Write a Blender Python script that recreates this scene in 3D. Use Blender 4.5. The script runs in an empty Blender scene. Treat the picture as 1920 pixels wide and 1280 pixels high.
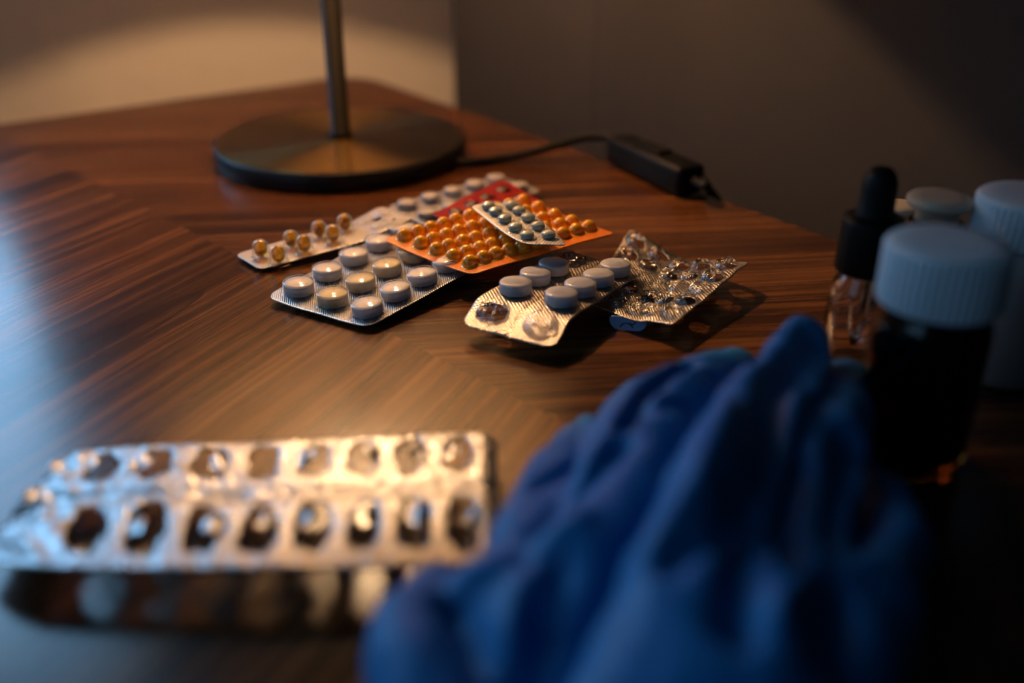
import bpy, bmesh, math, random
from mathutils import Vector, Matrix, noise
random.seed(7)
SC = bpy.context.scene
COL = SC.collection

# ------------------------------------------------------------------ camera, world, light, exposure
CAM_H, PITCH, FPX = 0.17, math.radians(26.6), 1870.0
cam_d = bpy.data.cameras.new('camera')
cam_d.sensor_width = 36.0
cam_d.lens = 36.0 * FPX / 1920.0
cam_d.clip_start = 0.01
cam_d.clip_end = 50
cam_d.dof.use_dof = True
cam_d.dof.focus_distance = 0.408
cam_d.dof.aperture_fstop = 3.3
cam_d.dof.aperture_blades = 0
cam = bpy.data.objects.new('camera', cam_d)
cam.location = (0, 0, CAM_H)
cam.rotation_euler = (math.pi / 2 - PITCH, 0, 0)
COL.objects.link(cam)
SC.camera = cam

w = bpy.data.worlds.new('room_ambient')
SC.world = w
w.use_nodes = True
w.node_tree.nodes['Background'].inputs[0].default_value = (0.42, 0.62, 1.0, 1)
w.node_tree.nodes['Background'].inputs[1].default_value = 0.010

vs = SC.view_settings
vs.view_transform = 'Standard'
vs.look = 'None'
vs.gamma = 1.0
vs.exposure = 0.0
try:
    vs.use_curve_mapping = False
except Exception:
    pass

# table frame: u runs along the far edge of the table, v away from the camera; origin under the lamp
LAMP = Vector((-0.1027, 0.5906, 0.0))
PHI = math.radians(36.5)
TU = Vector((math.cos(PHI), math.sin(PHI), 0))
TV = Vector((-math.sin(PHI), math.cos(PHI), 0))
def uv(u, v, z=0.0):
    return LAMP + TU * u + TV * v + Vector((0, 0, z))

WALL_PHI = math.radians(25.0)        # the pale wall is not quite parallel to the table
WU = Vector((math.cos(WALL_PHI), math.sin(WALL_PHI), 0))
WV = Vector((-math.sin(WALL_PHI), math.cos(WALL_PHI), 0))
WALL_V = 0.365         # pale wall behind the table
SIDE_U = -1.15         # side wall far to the left
PANEL_U = 0.20         # dark wall beside the table
FLOOR_Z = -0.58
WIN = (-0.72, -0.18, 0.12, 0.72)     # window in the pale wall: u0,u1,z0,z1
WIN2 = (-1.00, -0.25, 0.20, 1.10)    # window in the side wall: v0,v1,z0,z1
DAY_COL = (0.30, 0.62, 1.0)
def window_light(power, centre, sx, sy, facing):
    ld = bpy.data.lights.new('window_daylight', 'AREA')
    ld.shape = 'RECTANGLE'
    ld.size, ld.size_y = sx, sy
    ld.energy = power
    ld.color = DAY_COL
    lo = bpy.data.objects.new('window_daylight', ld)
    lo.location = centre
    lo.rotation_euler = facing.to_track_quat('-Z', 'Y').to_euler()
    COL.objects.link(lo)
    return lo
window_light(7.5, LAMP + WU * (WIN[0] + WIN[1]) / 2 + WV * (WALL_V + 0.14) + Vector((0, 0, (WIN[2] + WIN[3]) / 2)), WIN[1] - WIN[0], WIN[3] - WIN[2], -WV)
window_light(2.4, LAMP + WU * (SIDE_U - 0.14) + WV * (WIN2[0] + WIN2[1]) / 2 + Vector((0, 0, (WIN2[2] + WIN2[3]) / 2)), WIN2[1] - WIN2[0], WIN2[3] - WIN2[2], WU)

BULB_Z, BULB_R, BULB_STRENGTH = 0.300, 0.008, 1640.0
BULB_COL = (1.0, 0.60, 0.30, 1)

# ------------------------------------------------------------------ helpers
def at(px, py, z=0.0):
    """point of the place at height z seen at (px,py) of the 1920x1280 photograph (camera survey)"""
    c, s = math.cos(PITCH), math.sin(PITCH)
    x = (px - 960) / FPX
    t = -(py - 640) / FPX
    d = (x, c + t * s, -s + t * c)
    k = (CAM_H - z) / -d[2]
    return Vector((x * k, d[1] * k, z))

def smooth(me, on=True):
    me.polygons.foreach_set('use_smooth', [on] * len(me.polygons))
    me.update()

def link(name, me, mat=None, parent=None, loc=None, mtx=None):
    o = bpy.data.objects.new(name, me)
    COL.objects.link(o)
    if mat is not None and me is not None and not me.materials:
        me.materials.append(mat)
    if parent is not None:
        o.parent = parent
    if mtx is not None:
        o.matrix_basis = mtx
    elif loc is not None:
        o.location = loc
    return o

def empty(name, loc, rotz=0.0):
    o = bpy.data.objects.new(name, None)
    o.empty_display_size = 0.01
    COL.objects.link(o)
    o.location = loc
    o.rotation_euler = (0, 0, rotz)
    return o

def tag(o, label=None, cat=None, group=None, kind=None):
    if label: o['label'] = label
    if cat: o['category'] = cat
    if group: o['group'] = group
    if kind: o['kind'] = kind
    return o

def mesh(name, verts, faces, sm=True):
    me = bpy.data.meshes.new(name)
    me.from_pydata([tuple(v) for v in verts], [], faces)
    me.validate()
    if sm: smooth(me)
    return me

def bm_mesh(name, bm, sm=True):
    me = bpy.data.meshes.new(name)
    bmesh.ops.recalc_face_normals(bm, faces=bm.faces)
    bm.to_mesh(me); bm.free()
    if sm: smooth(me)
    return me

def box_into(bm, lo, hi, bev=0.0):
    r = bmesh.ops.create_cube(bm, size=1.0)
    for v in r['verts']:
        v.co = Vector([(lo[i] + hi[i]) / 2 + v.co[i] * (hi[i] - lo[i]) for i in range(3)])
    if bev > 0:
        es = list({e for v in r['verts'] for e in v.link_edges})
        bmesh.ops.bevel(bm, geom=es, offset=bev, segments=2, affect='EDGES', profile=0.6)

def box_mesh(name, lo, hi, bev=0.0):
    bm = bmesh.new(); box_into(bm, lo, hi, bev)
    return bm_mesh(name, bm, False)

def lathe(name, prof, n=48, rib=None, sm=True):
    """profile [(r,z)...] turned about Z; rib=(i0,i1,count,depth) modulates the radius of those rings"""
    vs_, fs = [], []
    rings = []
    for i, (r, z) in enumerate(prof):
        if r < 1e-6:
            rings.append([len(vs_)]); vs_.append((0, 0, z))
        else:
            ids = []
            for k in range(n):
                a = 2 * math.pi * k / n
                rr = r
                if rib and rib[0] <= i <= rib[1]:
                    rr = r - rib[3] * (0.5 + 0.5 * math.cos(a * rib[2]))
                ids.append(len(vs_)); vs_.append((rr * math.cos(a), rr * math.sin(a), z))
            rings.append(ids)
    for a, b in zip(rings, rings[1:]):
        if len(a) == 1 and len(b) == 1: continue
        for k in range(n):
            k2 = (k + 1) % n
            if len(a) == 1: fs.append((a[0], b[k2], b[k]))
            elif len(b) == 1: fs.append((a[k], a[k2], b[0]))
            else: fs.append((a[k], a[k2], b[k2], b[k]))
    bm = bmesh.new()
    me = mesh(name, vs_, fs, sm)
    bm.from_mesh(me); bmesh.ops.recalc_face_normals(bm, faces=bm.faces); bm.to_mesh(me); bm.free()
    return me

def catmull(P, n):
    out = []
    Q = [P[0] * 2 - P[1]] + list(P) + [P[-1] * 2 - P[-2]]
    for i in range(1, len(Q) - 2):
        for k in range(n):
            t = k / n
            a, b, c, d = Q[i - 1], Q[i], Q[i + 1], Q[i + 2]
            out.append(0.5 * ((2 * b) + (c - a) * t + (2 * a - 5 * b + 4 * c - d) * t * t + (3 * b - a - 3 * c + d) * t ** 3))
    out.append(P[-1].copy())
    return out

def tube_mesh(name, pts, r, n=12):
    vs_, fs = [], []
    up = Vector((0, 0, 1))
    for i, p in enumerate(pts):
        t = (pts[min(i + 1, len(pts) - 1)] - pts[max(i - 1, 0)]).normalized()
        s = t.cross(up)
        if s.length < 1e-3: s = Vector((1, 0, 0))
        s.normalize(); q = s.cross(t)
        for k in range(n):
            a = 2 * math.pi * k / n
            vs_.append(p + s * math.cos(a) * r + q * math.sin(a) * r)
    for i in range(len(pts) - 1):
        for k in range(n):
            fs.append((i * n + k, i * n + (k + 1) % n, (i + 1) * n + (k + 1) % n, (i + 1) * n + k))
    fs.append(tuple(range(n))[::-1]); fs.append(tuple((len(pts) - 1) * n + k for k in range(n)))
    return mesh(name, vs_, fs)

# ------------------------------------------------------------------ materials
class NT:
    def __init__(self, name):
        self.m = bpy.data.materials.new(name)
        self.m.use_nodes = True
        self.t = self.m.node_tree
        self.t.nodes.clear()
        self.out = self.t.nodes.new('ShaderNodeOutputMaterial')
    def n(self, kind, ins=None, **kw):
        nd = self.t.nodes.new(kind)
        for k, v in kw.items(): setattr(nd, k, v)
        for k, v in (ins or {}).items():
            if isinstance(v, bpy.types.NodeSocket): self.t.links.new(v, nd.inputs[k])
            else: nd.inputs[k].default_value = v
        return nd
    def math(self, op, a, b=0.0, c=None):
        ins = {0: a, 1: b}
        if c is not None: ins[2] = c
        return self.n('ShaderNodeMath', ins, operation=op).outputs[0]
    def ramp(self, fac, stops):
        nd = self.n('ShaderNodeValToRGB', {0: fac})
        els = nd.color_ramp.elements
        while len(els) < len(stops): els.new(0.5)
        for e, (p, c) in zip(els, stops):
            e.position = p; e.color = (*c, 1) if len(c) == 3 else c
        return nd.outputs[0]
    def mix(self, f, a, b, blend='MIX'):
        nd = self.n('ShaderNodeMix', data_type='RGBA', blend_type=blend)
        for k, v in ((0, f), (6, a), (7, b)):
            if isinstance(v, bpy.types.NodeSocket): self.t.links.new(v, nd.inputs[k])
            else: nd.inputs[k].default_value = v if k == 0 else ((*v, 1) if len(v) == 3 else v)
        return nd.outputs[2]
    def bsdf(self, **kw):
        p = self.n('ShaderNodeBsdfPrincipled')
        for k, v in kw.items():
            k = k.replace('_', ' ')
            k = {'IOR': 'IOR'}.get(k, k)
            if isinstance(v, bpy.types.NodeSocket): self.t.links.new(v, p.inputs[k])
            else:
                if isinstance(v, tuple) and len(v) == 3 and p.inputs[k].type == 'RGBA': v = (*v, 1)
                p.inputs[k].default_value = v
        return p.outputs[0]
    def done(self, sh):
        self.t.links.new(sh, self.out.inputs[0])
        return self.m

def plain(name, col, rough=0.5, metal=0.0, var=0.08, scale=40.0, bump=0.0, **kw):
    N = NT(name)
    tc = N.n('ShaderNodeTexCoord').outputs['Object']
    nz = N.n('ShaderNodeTexNoise', {'Vector': tc, 'Scale': scale, 'Detail': 4.0}).outputs[0]
    c = N.mix(nz, tuple(x * (1 - var) for x in col), tuple(min(1, x * (1 + var)) for x in col))
    args = dict(Base_Color=c, Roughness=rough, Metallic=metal)
    args.update(kw)
    if bump:
        args['Normal'] = N.n('ShaderNodeBump', {'Height': nz, 'Strength': bump, 'Distance': 0.001}).outputs[0]
    return N.done(N.bsdf(**args))

def wood(name, angle, tone=1.0, tip=None, seed=0.0):
    """walnut veneer; grain runs along `angle` in table coordinates; tip adds one cathedral figure"""
    N = NT(name)
    tc = N.n('ShaderNodeTexCoord').outputs['Object']
    lw = N.n('ShaderNodeTexNoise', {'Vector': tc, 'Scale': 5.0, 'Detail': 1.0}).outputs[1]
    warp = N.n('ShaderNodeVectorMath', {0: lw, 1: (0.5, 0.5, 0.5)}, operation='SUBTRACT').outputs[0]
    warp = N.n('ShaderNodeVectorMath', {0: warp, 3: 0.014}, operation='SCALE').outputs[0]
    p = N.n('ShaderNodeVectorMath', {0: tc, 1: warp}, operation='ADD').outputs[0]
    g = N.n('ShaderNodeMapping', {'Vector': p, 'Rotation': (0, 0, -angle)}).outputs[0]
    sep = N.n('ShaderNodeSeparateXYZ', {0: g})
    gx, gy = sep.outputs[0], sep.outputs[1]
    if tip is not None:
        ca, sa = math.cos(-angle), math.sin(-angle)
        tx, ty = tip[0] * ca - tip[1] * sa, tip[0] * sa + tip[1] * ca
        dx = N.math('SUBTRACT', tx, gx)           # > 0 behind the tip of the figure
        dy = N.math('SUBTRACT', gy, ty)
        bow = N.math('MULTIPLY', N.math('MULTIPLY', dy, dy), 620.0)   # parabola
        r = N.math('SUBTRACT', dx, bow)
    def vec(sx, sy, off=0.0):
        return N.n('ShaderNodeCombineXYZ', {0: N.math('MULTIPLY', gx, sx), 1: N.math('MULTIPLY', gy, sy), 2: seed + off}).outputs[0]
    broad = N.n('ShaderNodeTexNoise', {'Vector': vec(2.2, 46.0), 'Scale': 1.0, 'Detail': 3.0, 'Roughness': 0.55}).outputs[0]
    mid = N.n('ShaderNodeTexNoise', {'Vector': vec(5.0, 240.0, 3.1), 'Scale': 1.0, 'Detail': 4.0, 'Roughness': 0.6, 'Distortion': 0.3}).outputs[0]
    fine = N.n('ShaderNodeTexNoise', {'Vector': vec(60.0, 1300.0, 7.7), 'Scale': 1.0, 'Detail': 3.0, 'Roughness': 0.7}).outputs[0]
    f = N.math('ADD', N.math('MULTIPLY', broad, 0.42), N.math('ADD', N.math('MULTIPLY', mid, 0.48), N.math('MULTIPLY', fine, 0.14)))
    T = lambda c: tuple(x * tone for x in c)
    col = N.ramp(f, [(0.34, T((0.018, 0.0058, 0.0025))), (0.46, T((0.050, 0.0165, 0.0056))),
                     (0.535, T((0.105, 0.036, 0.0105))), (0.64, T((0.215, 0.080, 0.024)))])
    if tip is not None:
        band = N.ramp(N.math('MULTIPLY', r, 8.0), [(0.0, (0, 0, 0)), (0.03, (1, 1, 1)), (0.10, (0.42, 0.42, 0.42)), (0.42, (0.30, 0.30, 0.30)), (0.85, (0, 0, 0))])
        col = N.mix(N.math('MULTIPLY', band, 0.92), col, T((0.014, 0.0048, 0.0024)))
    sc_ = N.n('ShaderNodeTexNoise', {'Vector': tc, 'Scale': 30.0, 'Detail': 4.0}).outputs[0]
    rough = N.math('ADD', 0.17, N.math('MULTIPLY', sc_, 0.10))
    nrm = N.n('ShaderNodeBump', {'Height': N.math('ADD', fine, N.math('MULTIPLY', mid, 0.5)), 'Strength': 0.10, 'Distance': 0.0004}).outputs[0]
    return N.done(N.bsdf(Base_Color=col, Roughness=rough, Normal=nrm, Specular_IOR_Level=0.5))

def foil(name, base=(0.47, 0.455, 0.45), rough=0.36, pitch=0.0011, metal=0.95, strength=0.55, both=True, crinkle=0.25, dist=0.00016):
    """embossed aluminium foil: fine crossed ribs in the sheet's own metric coordinates"""
    N = NT(name)
    tc = N.n('ShaderNodeTexCoord').outputs['UV']
    sep = N.n('ShaderNodeSeparateXYZ', {0: tc})
    k = 2 * math.pi / pitch
    a = N.math('SINE', N.math('MULTIPLY', N.math('ADD', sep.outputs[0], sep.outputs[1]), k * 0.7071))
    b = N.math('SINE', N.math('MULTIPLY', N.math('SUBTRACT', sep.outputs[0], sep.outputs[1]), k * 0.7071))
    h = N.math('MULTIPLY', N.math('ADD', a, b), 0.5) if both else a
    cr = N.n('ShaderNodeTexNoise', {'Vector': tc, 'Scale': 260.0, 'Detail': 3.0}).outputs[0]
    n1 = N.n('ShaderNodeBump', {'Height': cr, 'Strength': crinkle, 'Distance': 0.0012}).outputs[0]
    n2 = N.n('ShaderNodeBump', {'Height': h, 'Strength': strength, 'Distance': dist, 'Normal': n1}).outputs[0]
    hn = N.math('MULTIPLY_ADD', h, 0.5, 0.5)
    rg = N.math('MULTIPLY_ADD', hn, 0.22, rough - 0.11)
    col = N.mix(hn, tuple(x * 1.12 for x in base), tuple(x * 0.60 for x in base))  # light and dark of the rib relief painted into the base colour
    return N.done(N.bsdf(Base_Color=col, Metallic=metal, Roughness=rg, Normal=n2))

def clear(name, tint=(1, 1, 1), gloss=0.07, power=0.45, rough=0.06, bump=0.0):
    """thin clear film: see-through, with a bright surface reflection"""
    N = NT(name)
    tr = N.n('ShaderNodeBsdfTransparent', {0: (*tint, 1)}).outputs[0]
    ins = {'Roughness': rough}
    if bump:
        tc = N.n('ShaderNodeTexCoord').outputs['Object']
        nz = N.n('ShaderNodeTexNoise', {'Vector': tc, 'Scale': 380.0, 'Detail': 2.0, 'Distortion': 0.8}).outputs[0]
        ins['Normal'] = N.n('ShaderNodeBump', {'Height': nz, 'Strength': bump, 'Distance': 0.002}).outputs[0]
    gl = N.n('ShaderNodeBsdfGlossy', ins).outputs[0]
    lw = N.n('ShaderNodeLayerWeight', {0: 0.35}).outputs['Fresnel']
    fac = N.math('ADD', gloss, N.math('MULTIPLY', lw, power))
    mx = N.n('ShaderNodeMixShader', {0: fac, 1: tr, 2: gl}).outputs[0]
    return N.done(mx)

def emit(name, col, strength):
    N = NT(name)
    e = N.n('ShaderNodeEmission', {0: col, 1: strength}).outputs[0]
    return N.done(e)

def brushed(name, base, rough):
    N = NT(name)
    tg = N.n('ShaderNodeTangent', direction_type='RADIAL', axis='Z').outputs[0]
    tc = N.n('ShaderNodeTexCoord').outputs['Object']
    sep = N.n('ShaderNodeSeparateXYZ', {0: tc})
    rr = N.math('SQRT', N.math('ADD', N.math('MULTIPLY', sep.outputs[0], sep.outputs[0]), N.math('MULTIPLY', sep.outputs[1], sep.outputs[1])))
    ln = N.n('ShaderNodeTexNoise', {'Vector': N.n('ShaderNodeCombineXYZ', {0: N.math('MULTIPLY', rr, 2500.0)}).outputs[0], 'Scale': 1.0}).outputs[0]
    c = N.mix(ln, tuple(x * 0.85 for x in base), base)
    return N.done(N.bsdf(Base_Color=c, Metallic=1.0, Roughness=rough, Anisotropic=0.92, Anisotropic_Rotation=0.25, Tangent=tg))

M = {}
M['cream'] = plain('cream_wall_paint', (0.82, 0.73, 0.62), 0.85, scale=60, var=0.04, bump=0.15)
M['dark_wall'] = plain('dark_grey_wall_paint', (0.034, 0.028, 0.024), 0.8, scale=25, var=0.08, bump=0.1)
M['floor'] = plain('floor_boards', (0.05, 0.032, 0.02), 0.5, scale=12)
M['table_core'] = plain('walnut_core', (0.06, 0.024, 0.010), 0.45, scale=30, var=0.2)
M['window_white'] = plain('window_frame_paint', (0.7, 0.7, 0.68), 0.4)
M['brass'] = brushed('brushed_antique_brass', (0.52, 0.33, 0.12), 0.22)
M['brass_pole'] = plain('antique_brass_pole', (0.006, 0.0045, 0.0025), 0.45, 0.0, scale=80, Specular_IOR_Level=0.12)
M['black_metal'] = plain('black_metal', (0.006, 0.006, 0.007), 0.45, 0.0, Specular_IOR_Level=0.3)
M['shade_out'] = plain('lamp_shade_cloth', (0.05, 0.045, 0.04), 0.9)
M['shade_in'] = plain('lamp_shade_lining', (0.50, 0.40, 0.28), 0.7)
M['black_plastic'] = plain('black_plastic', (0.004, 0.004, 0.0045), 0.5, Specular_IOR_Level=0.15)
M['black_rubber'] = plain('black_rubber', (0.004, 0.004, 0.0045), 0.55, Specular_IOR_Level=0.2)
M['bulb'] = emit('warm_bulb_glow', BULB_COL, BULB_STRENGTH)
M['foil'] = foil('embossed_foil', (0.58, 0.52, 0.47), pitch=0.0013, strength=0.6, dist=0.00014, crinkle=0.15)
M['foil_fine'] = foil('finely_ribbed_foil', (0.66, 0.65, 0.66), 0.36, 0.0009, 0.9, 0.55, both=False)
M['foil_white'] = foil('white_coated_foil', (0.62, 0.58, 0.54), 0.42, 0.0012, 0.5, 0.25)
M['foil_bare'] = foil('bare_torn_foil', (0.43, 0.43, 0.44), 0.30, 0.0013, 0.95, 0.3, crinkle=0.7)
M['foil_red'] = foil('red_film', (0.42, 0.008, 0.010), 0.35, 0.002, 0.25, 0.15)
M['red_pocket'] = plain('dark_red_pocket', (0.05, 0.002, 0.003), 0.3)
M['foil_grey'] = foil('dull_silver_foil', (0.55, 0.54, 0.54), 0.42, 0.0012, 0.7, 0.3)
M['orange'] = plain('orange_film', (0.85, 0.20, 0.012), 0.30, scale=90, var=0.12, Coat_Weight=0.5)
M['amber_pocket'] = plain('golden_amber_pocket', (0.85, 0.36, 0.010), 0.14, scale=200, var=0.1, Coat_Weight=0.6, Coat_Roughness=0.05)
M['clear'] = clear('clear_blister_film', gloss=0.08, power=0.45, rough=0.10)
M['clear_shiny'] = clear('wrinkled_blister_film', gloss=0.16, power=0.65, rough=0.10, bump=0.7)
M['clear_crushed'] = clear('crushed_blister_film', gloss=0.06, power=0.45, rough=0.08, bump=0.45)
M['tablet'] = plain('chalk_white_tablet', (0.66, 0.64, 0.68), 0.55, scale=300, var=0.05)
M['tablet_lamplit'] = plain('lamplit_white_tablet', (0.62, 0.52, 0.34), 0.55, scale=300, var=0.05)  # white tablet with the lamp's warm reflection painted into its colour
M['tablet_green'] = plain('grey_green_tablet', (0.42, 0.47, 0.42), 0.5, scale=300, var=0.06)
M['tablet_grey'] = plain('grey_white_tablet', (0.50, 0.48, 0.49), 0.55, scale=300, var=0.05)
M['softgel'] = plain('amber_softgel', (0.95, 0.48, 0.03), 0.10, scale=100, var=0.1, Transmission_Weight=0.75, IOR=1.4)
M['print_green'] = plain('dark_green_print', (0.01, 0.05, 0.04), 0.5)
M['print_dark'] = plain('dark_print', (0.02, 0.02, 0.025), 0.5)
M['blue_print'] = plain('blue_printed_foil', (0.26, 0.38, 0.64), 0.4, scale=60)
M['nitrile'] = plain('blue_nitrile', (0.006, 0.165, 0.43), 0.52, scale=90, var=0.12, bump=0.10, Specular_IOR_Level=0.28)
M['cap_white'] = plain('white_ribbed_plastic', (0.62, 0.70, 0.78), 0.5, scale=60, var=0.03)
M['bottle_white'] = plain('white_plastic_bottle', (0.50, 0.50, 0.52), 0.5)
M['stopper'] = plain('grey_rubber_stopper', (0.62, 0.50, 0.37), 0.6, scale=120)
def glass(name, col, rough=0.02, ior=1.45):
    N = NT(name)
    tc = N.n('ShaderNodeTexCoord').outputs['Object']
    nz = N.n('ShaderNodeTexNoise', {'Vector': tc, 'Scale': 60.0}).outputs[0]
    nr = N.n('ShaderNodeBump', {'Height': nz, 'Strength': 0.04, 'Distance': 0.002}).outputs[0]
    return N.done(N.bsdf(Base_Color=col, Roughness=rough, IOR=ior, Transmission_Weight=1.0, Normal=nr))
M['glass'] = glass('clear_glass', (0.95, 0.96, 0.95))
M['amber_glass'] = glass('amber_glass', (0.10, 0.028, 0.004), 0.03)
M['pane'] = clear('window_pane', gloss=0.02, power=0.2)

# ------------------------------------------------------------------ the room
def wall_boxes(boxes):
    bm = bmesh.new()
    for lo_, hi_ in boxes: box_into(bm, lo_, hi_)
    return bm_mesh('wall', bm, False)
room_m = Matrix.Translation(LAMP) @ Matrix.Rotation(PHI, 4, 'Z')
wall_m = Matrix.Translation(LAMP) @ Matrix.Rotation(WALL_PHI, 4, 'Z')
T_ = 0.12
wl = link('wall_left', wall_boxes([
    ((WIN[1], WALL_V, FLOOR_Z), (1.6, WALL_V + T_, 1.7)),
    ((SIDE_U - T_, WALL_V, FLOOR_Z), (WIN[0], WALL_V + T_, 1.7)),
    ((WIN[0], WALL_V, FLOOR_Z), (WIN[1], WALL_V + T_, WIN[2])),
    ((WIN[0], WALL_V, WIN[3]), (WIN[1], WALL_V + T_, 1.7))]), M['cream'], mtx=wall_m)
tag(wl, 'cream painted wall behind the table, lit by the lamp', 'wall', kind='structure')
ws = link('wall_side', wall_boxes([
    ((SIDE_U - T_, WIN2[1], FLOOR_Z), (SIDE_U, WALL_V, 1.7)),
    ((SIDE_U - T_, -1.7, FLOOR_Z), (SIDE_U, WIN2[0], 1.7)),
    ((SIDE_U - T_, WIN2[0], FLOOR_Z), (SIDE_U, WIN2[1], WIN2[2])),
    ((SIDE_U - T_, WIN2[0], WIN2[3]), (SIDE_U, WIN2[1], 1.7))]), M['cream'], mtx=wall_m)
tag(ws, 'cream side wall with a window, left of the table', 'wall', kind='structure')
wr = link('wall_right', box_mesh('wall', (PANEL_U + 0.006, -1.6, FLOOR_Z), (PANEL_U + 0.16, 0.180, 1.7)), M['dark_wall'], mtx=room_m)
tag(wr, 'dark grey wall beside the right edge of the table', 'wall', kind='structure')
for a, b in ((0.0003, 0.180), (-0.75, -0.0003), (-1.6, -0.7506)):
    link('panel', box_mesh('panel', (PANEL_U, a, FLOOR_Z), (PANEL_U + 0.008, b, 1.7), 0.0004), M['dark_wall'], parent=wr)
fl = link('floor', box_mesh('floor', (-2.6, -2.4, FLOOR_Z - 0.04), (1.7, 1.0, FLOOR_Z)), M['floor'], mtx=room_m)
tag(fl, 'dark floor under the table', 'floor', kind='structure')
def window(name, label, loc, rotz, w_, hh):
    wn = empty(name, loc, rotz)
    tag(wn, label, 'window', kind='structure')
    hw, f_ = w_ / 2, 0.03
    bm = bmesh.new()
    for lo_, hi_ in (((-hw, 0.03, 0), (hw, 0.08, f_)), ((-hw, 0.03, hh - f_), (hw, 0.08, hh)), ((-hw, 0.03, f_), (-hw + f_, 0.08, hh - f_)),
                     ((hw - f_, 0.03, f_), (hw, 0.08, hh - f_)), ((-0.012, 0.03, f_), (0.012, 0.08, hh - f_))):
        box_into(bm, lo_, hi_)
    link('window_frame', bm_mesh('window_frame', bm, False), M['window_white'], parent=wn)
    for s in (-1, 1):
        x0, x1 = (0.012, hw - f_) if s > 0 else (-hw + f_, -0.012)
        link('pane', box_mesh('pane', (x0, 0.052, f_), (x1, 0.056, hh - f_)), M['pane'], parent=wn)
    link('window_sill', box_mesh('sill', (-hw - 0.02, -0.02, -0.015), (hw + 0.02, 0.03, 0.0), 0.003), M['window_white'], parent=wn)
window('window_1', 'white framed window in the cream wall behind the table', LAMP + WU * (WIN[0] + WIN[1]) / 2 + WV * WALL_V + Vector((0, 0, WIN[2])), WALL_PHI, WIN[1] - WIN[0], WIN[3] - WIN[2])
window('window_2', 'white framed window in the side wall', LAMP + WU * SIDE_U + WV * (WIN2[0] + WIN2[1]) / 2 + Vector((0, 0, WIN2[2])), WALL_PHI + math.pi / 2, WIN2[1] - WIN2[0], WIN2[3] - WIN2[2])

# ------------------------------------------------------------------ bedside table
tb = empty('wooden_table', LAMP + Vector((0, 0, FLOOR_Z)), PHI)
tag(tb, 'walnut veneer table with chevron-matched grain under the medicines', 'table')
U0, U1, V0, V1 = -0.62, 0.122, -0.95, 0.204
H0 = -FLOOR_Z
RC = 0.035
def rounded_rect(u0, u1, v0, v1, r, n=8):
    P = []
    for cx, cy, a0 in ((u1 - r, v1 - r, 0), (u0 + r, v1 - r, 90), (u0 + r, v0 + r, 180), (u1 - r, v0 + r, 270)):
        for k in range(n + 1):
            a = math.radians(a0 + 90 * k / n)
            P.append((cx + r * math.cos(a), cy + r * math.sin(a)))
    return P
def prism(name, poly, z0, z1, bev=0.0):
    bm = bmesh.new()
    vb = [bm.verts.new((x, y, z0)) for x, y in poly]
    vt = [bm.verts.new((x, y, z1)) for x, y in poly]
    n = len(poly)
    bm.faces.new(vb[::-1]); bm.faces.new(vt)
    for i in range(n): bm.faces.new((vb[i], vb[(i + 1) % n], vt[(i + 1) % n], vt[i]))
    if bev: bmesh.ops.bevel(bm, geom=[e for e in bm.edges if all(abs(v.co.z - z1) < 1e-6 for v in e.verts)], offset=bev, segments=2, affect='EDGES')
    return bm_mesh(name, bm, False)
def clip(poly, a, b):
    """keep the part of the polygon left of the line a->b"""
    out = []
    side = lambda p: (b[0] - a[0]) * (p[1] - a[1]) - (b[1] - a[1]) * (p[0] - a[0])
    for i, p in enumerate(poly):
        q = poly[(i + 1) % len(poly)]
        sp, sq = side(p), side(q)
        if sp >= 0: out.append(p)
        if sp * sq < 0:
            t = sp / (sp - sq)
            out.append((p[0] + (q[0] - p[0]) * t, p[1] + (q[1] - p[1]) * t))
    return out
full = rounded_rect(U0, U1, V0, V1, RC)
link('tabletop', prism('tabletop', full, H0 - 0.026, H0 - 0.0012, 0.0), M['table_core'], parent=tb)
sA, sB = (-0.0893, -0.313), (-0.127, -0.03)          # the mitred seam
dirS = Vector((sB[0] - sA[0], sB[1] - sA[1])).normalized()
nS = Vector((dirS.y, -dirS.x))
def off(p, d, w): return (p[0] + d.x * w, p[1] + d.y * w)
sA2 = (sA[0] + dirS.x, sA[1] + dirS.y)
pz = at(1400, 850) - LAMP
cA2 = (pz.dot(TU), pz.dot(TV))
left = clip(full, sA, sA2)
right = clip(full, sA2, sA)
rel = lambda deg: math.radians(deg) - PHI
panels = [(left, rel(66), 0.0, (-0.141, -0.146)), (clip(right, sA, cA2), rel(7), 6.0, None), (clip(right, cA2, sA), rel(72), 9.0, None)]
for poly, ang, seed, tip in panels:
    link('veneer_panel', prism('veneer_panel', poly, H0 - 0.0012, H0, 0.0), wood('walnut_veneer', ang, 1.0, tip, seed), parent=tb)
link('apron', box_mesh('apron', (U0 + 0.03, V0 + 0.03, H0 - 0.13), (U1 - 0.02, V1 - 0.02, H0 - 0.026), 0.002), M['table_core'], parent=tb)
for x in (U0 + 0.05, U1 - 0.04):
    for y in (V0 + 0.05, V1 - 0.04):
        link('leg', box_mesh('leg', (x - 0.02, y - 0.02, 0), (x + 0.02, y + 0.02, H0 - 0.13), 0.003), M['table_core'], parent=tb)

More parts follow.
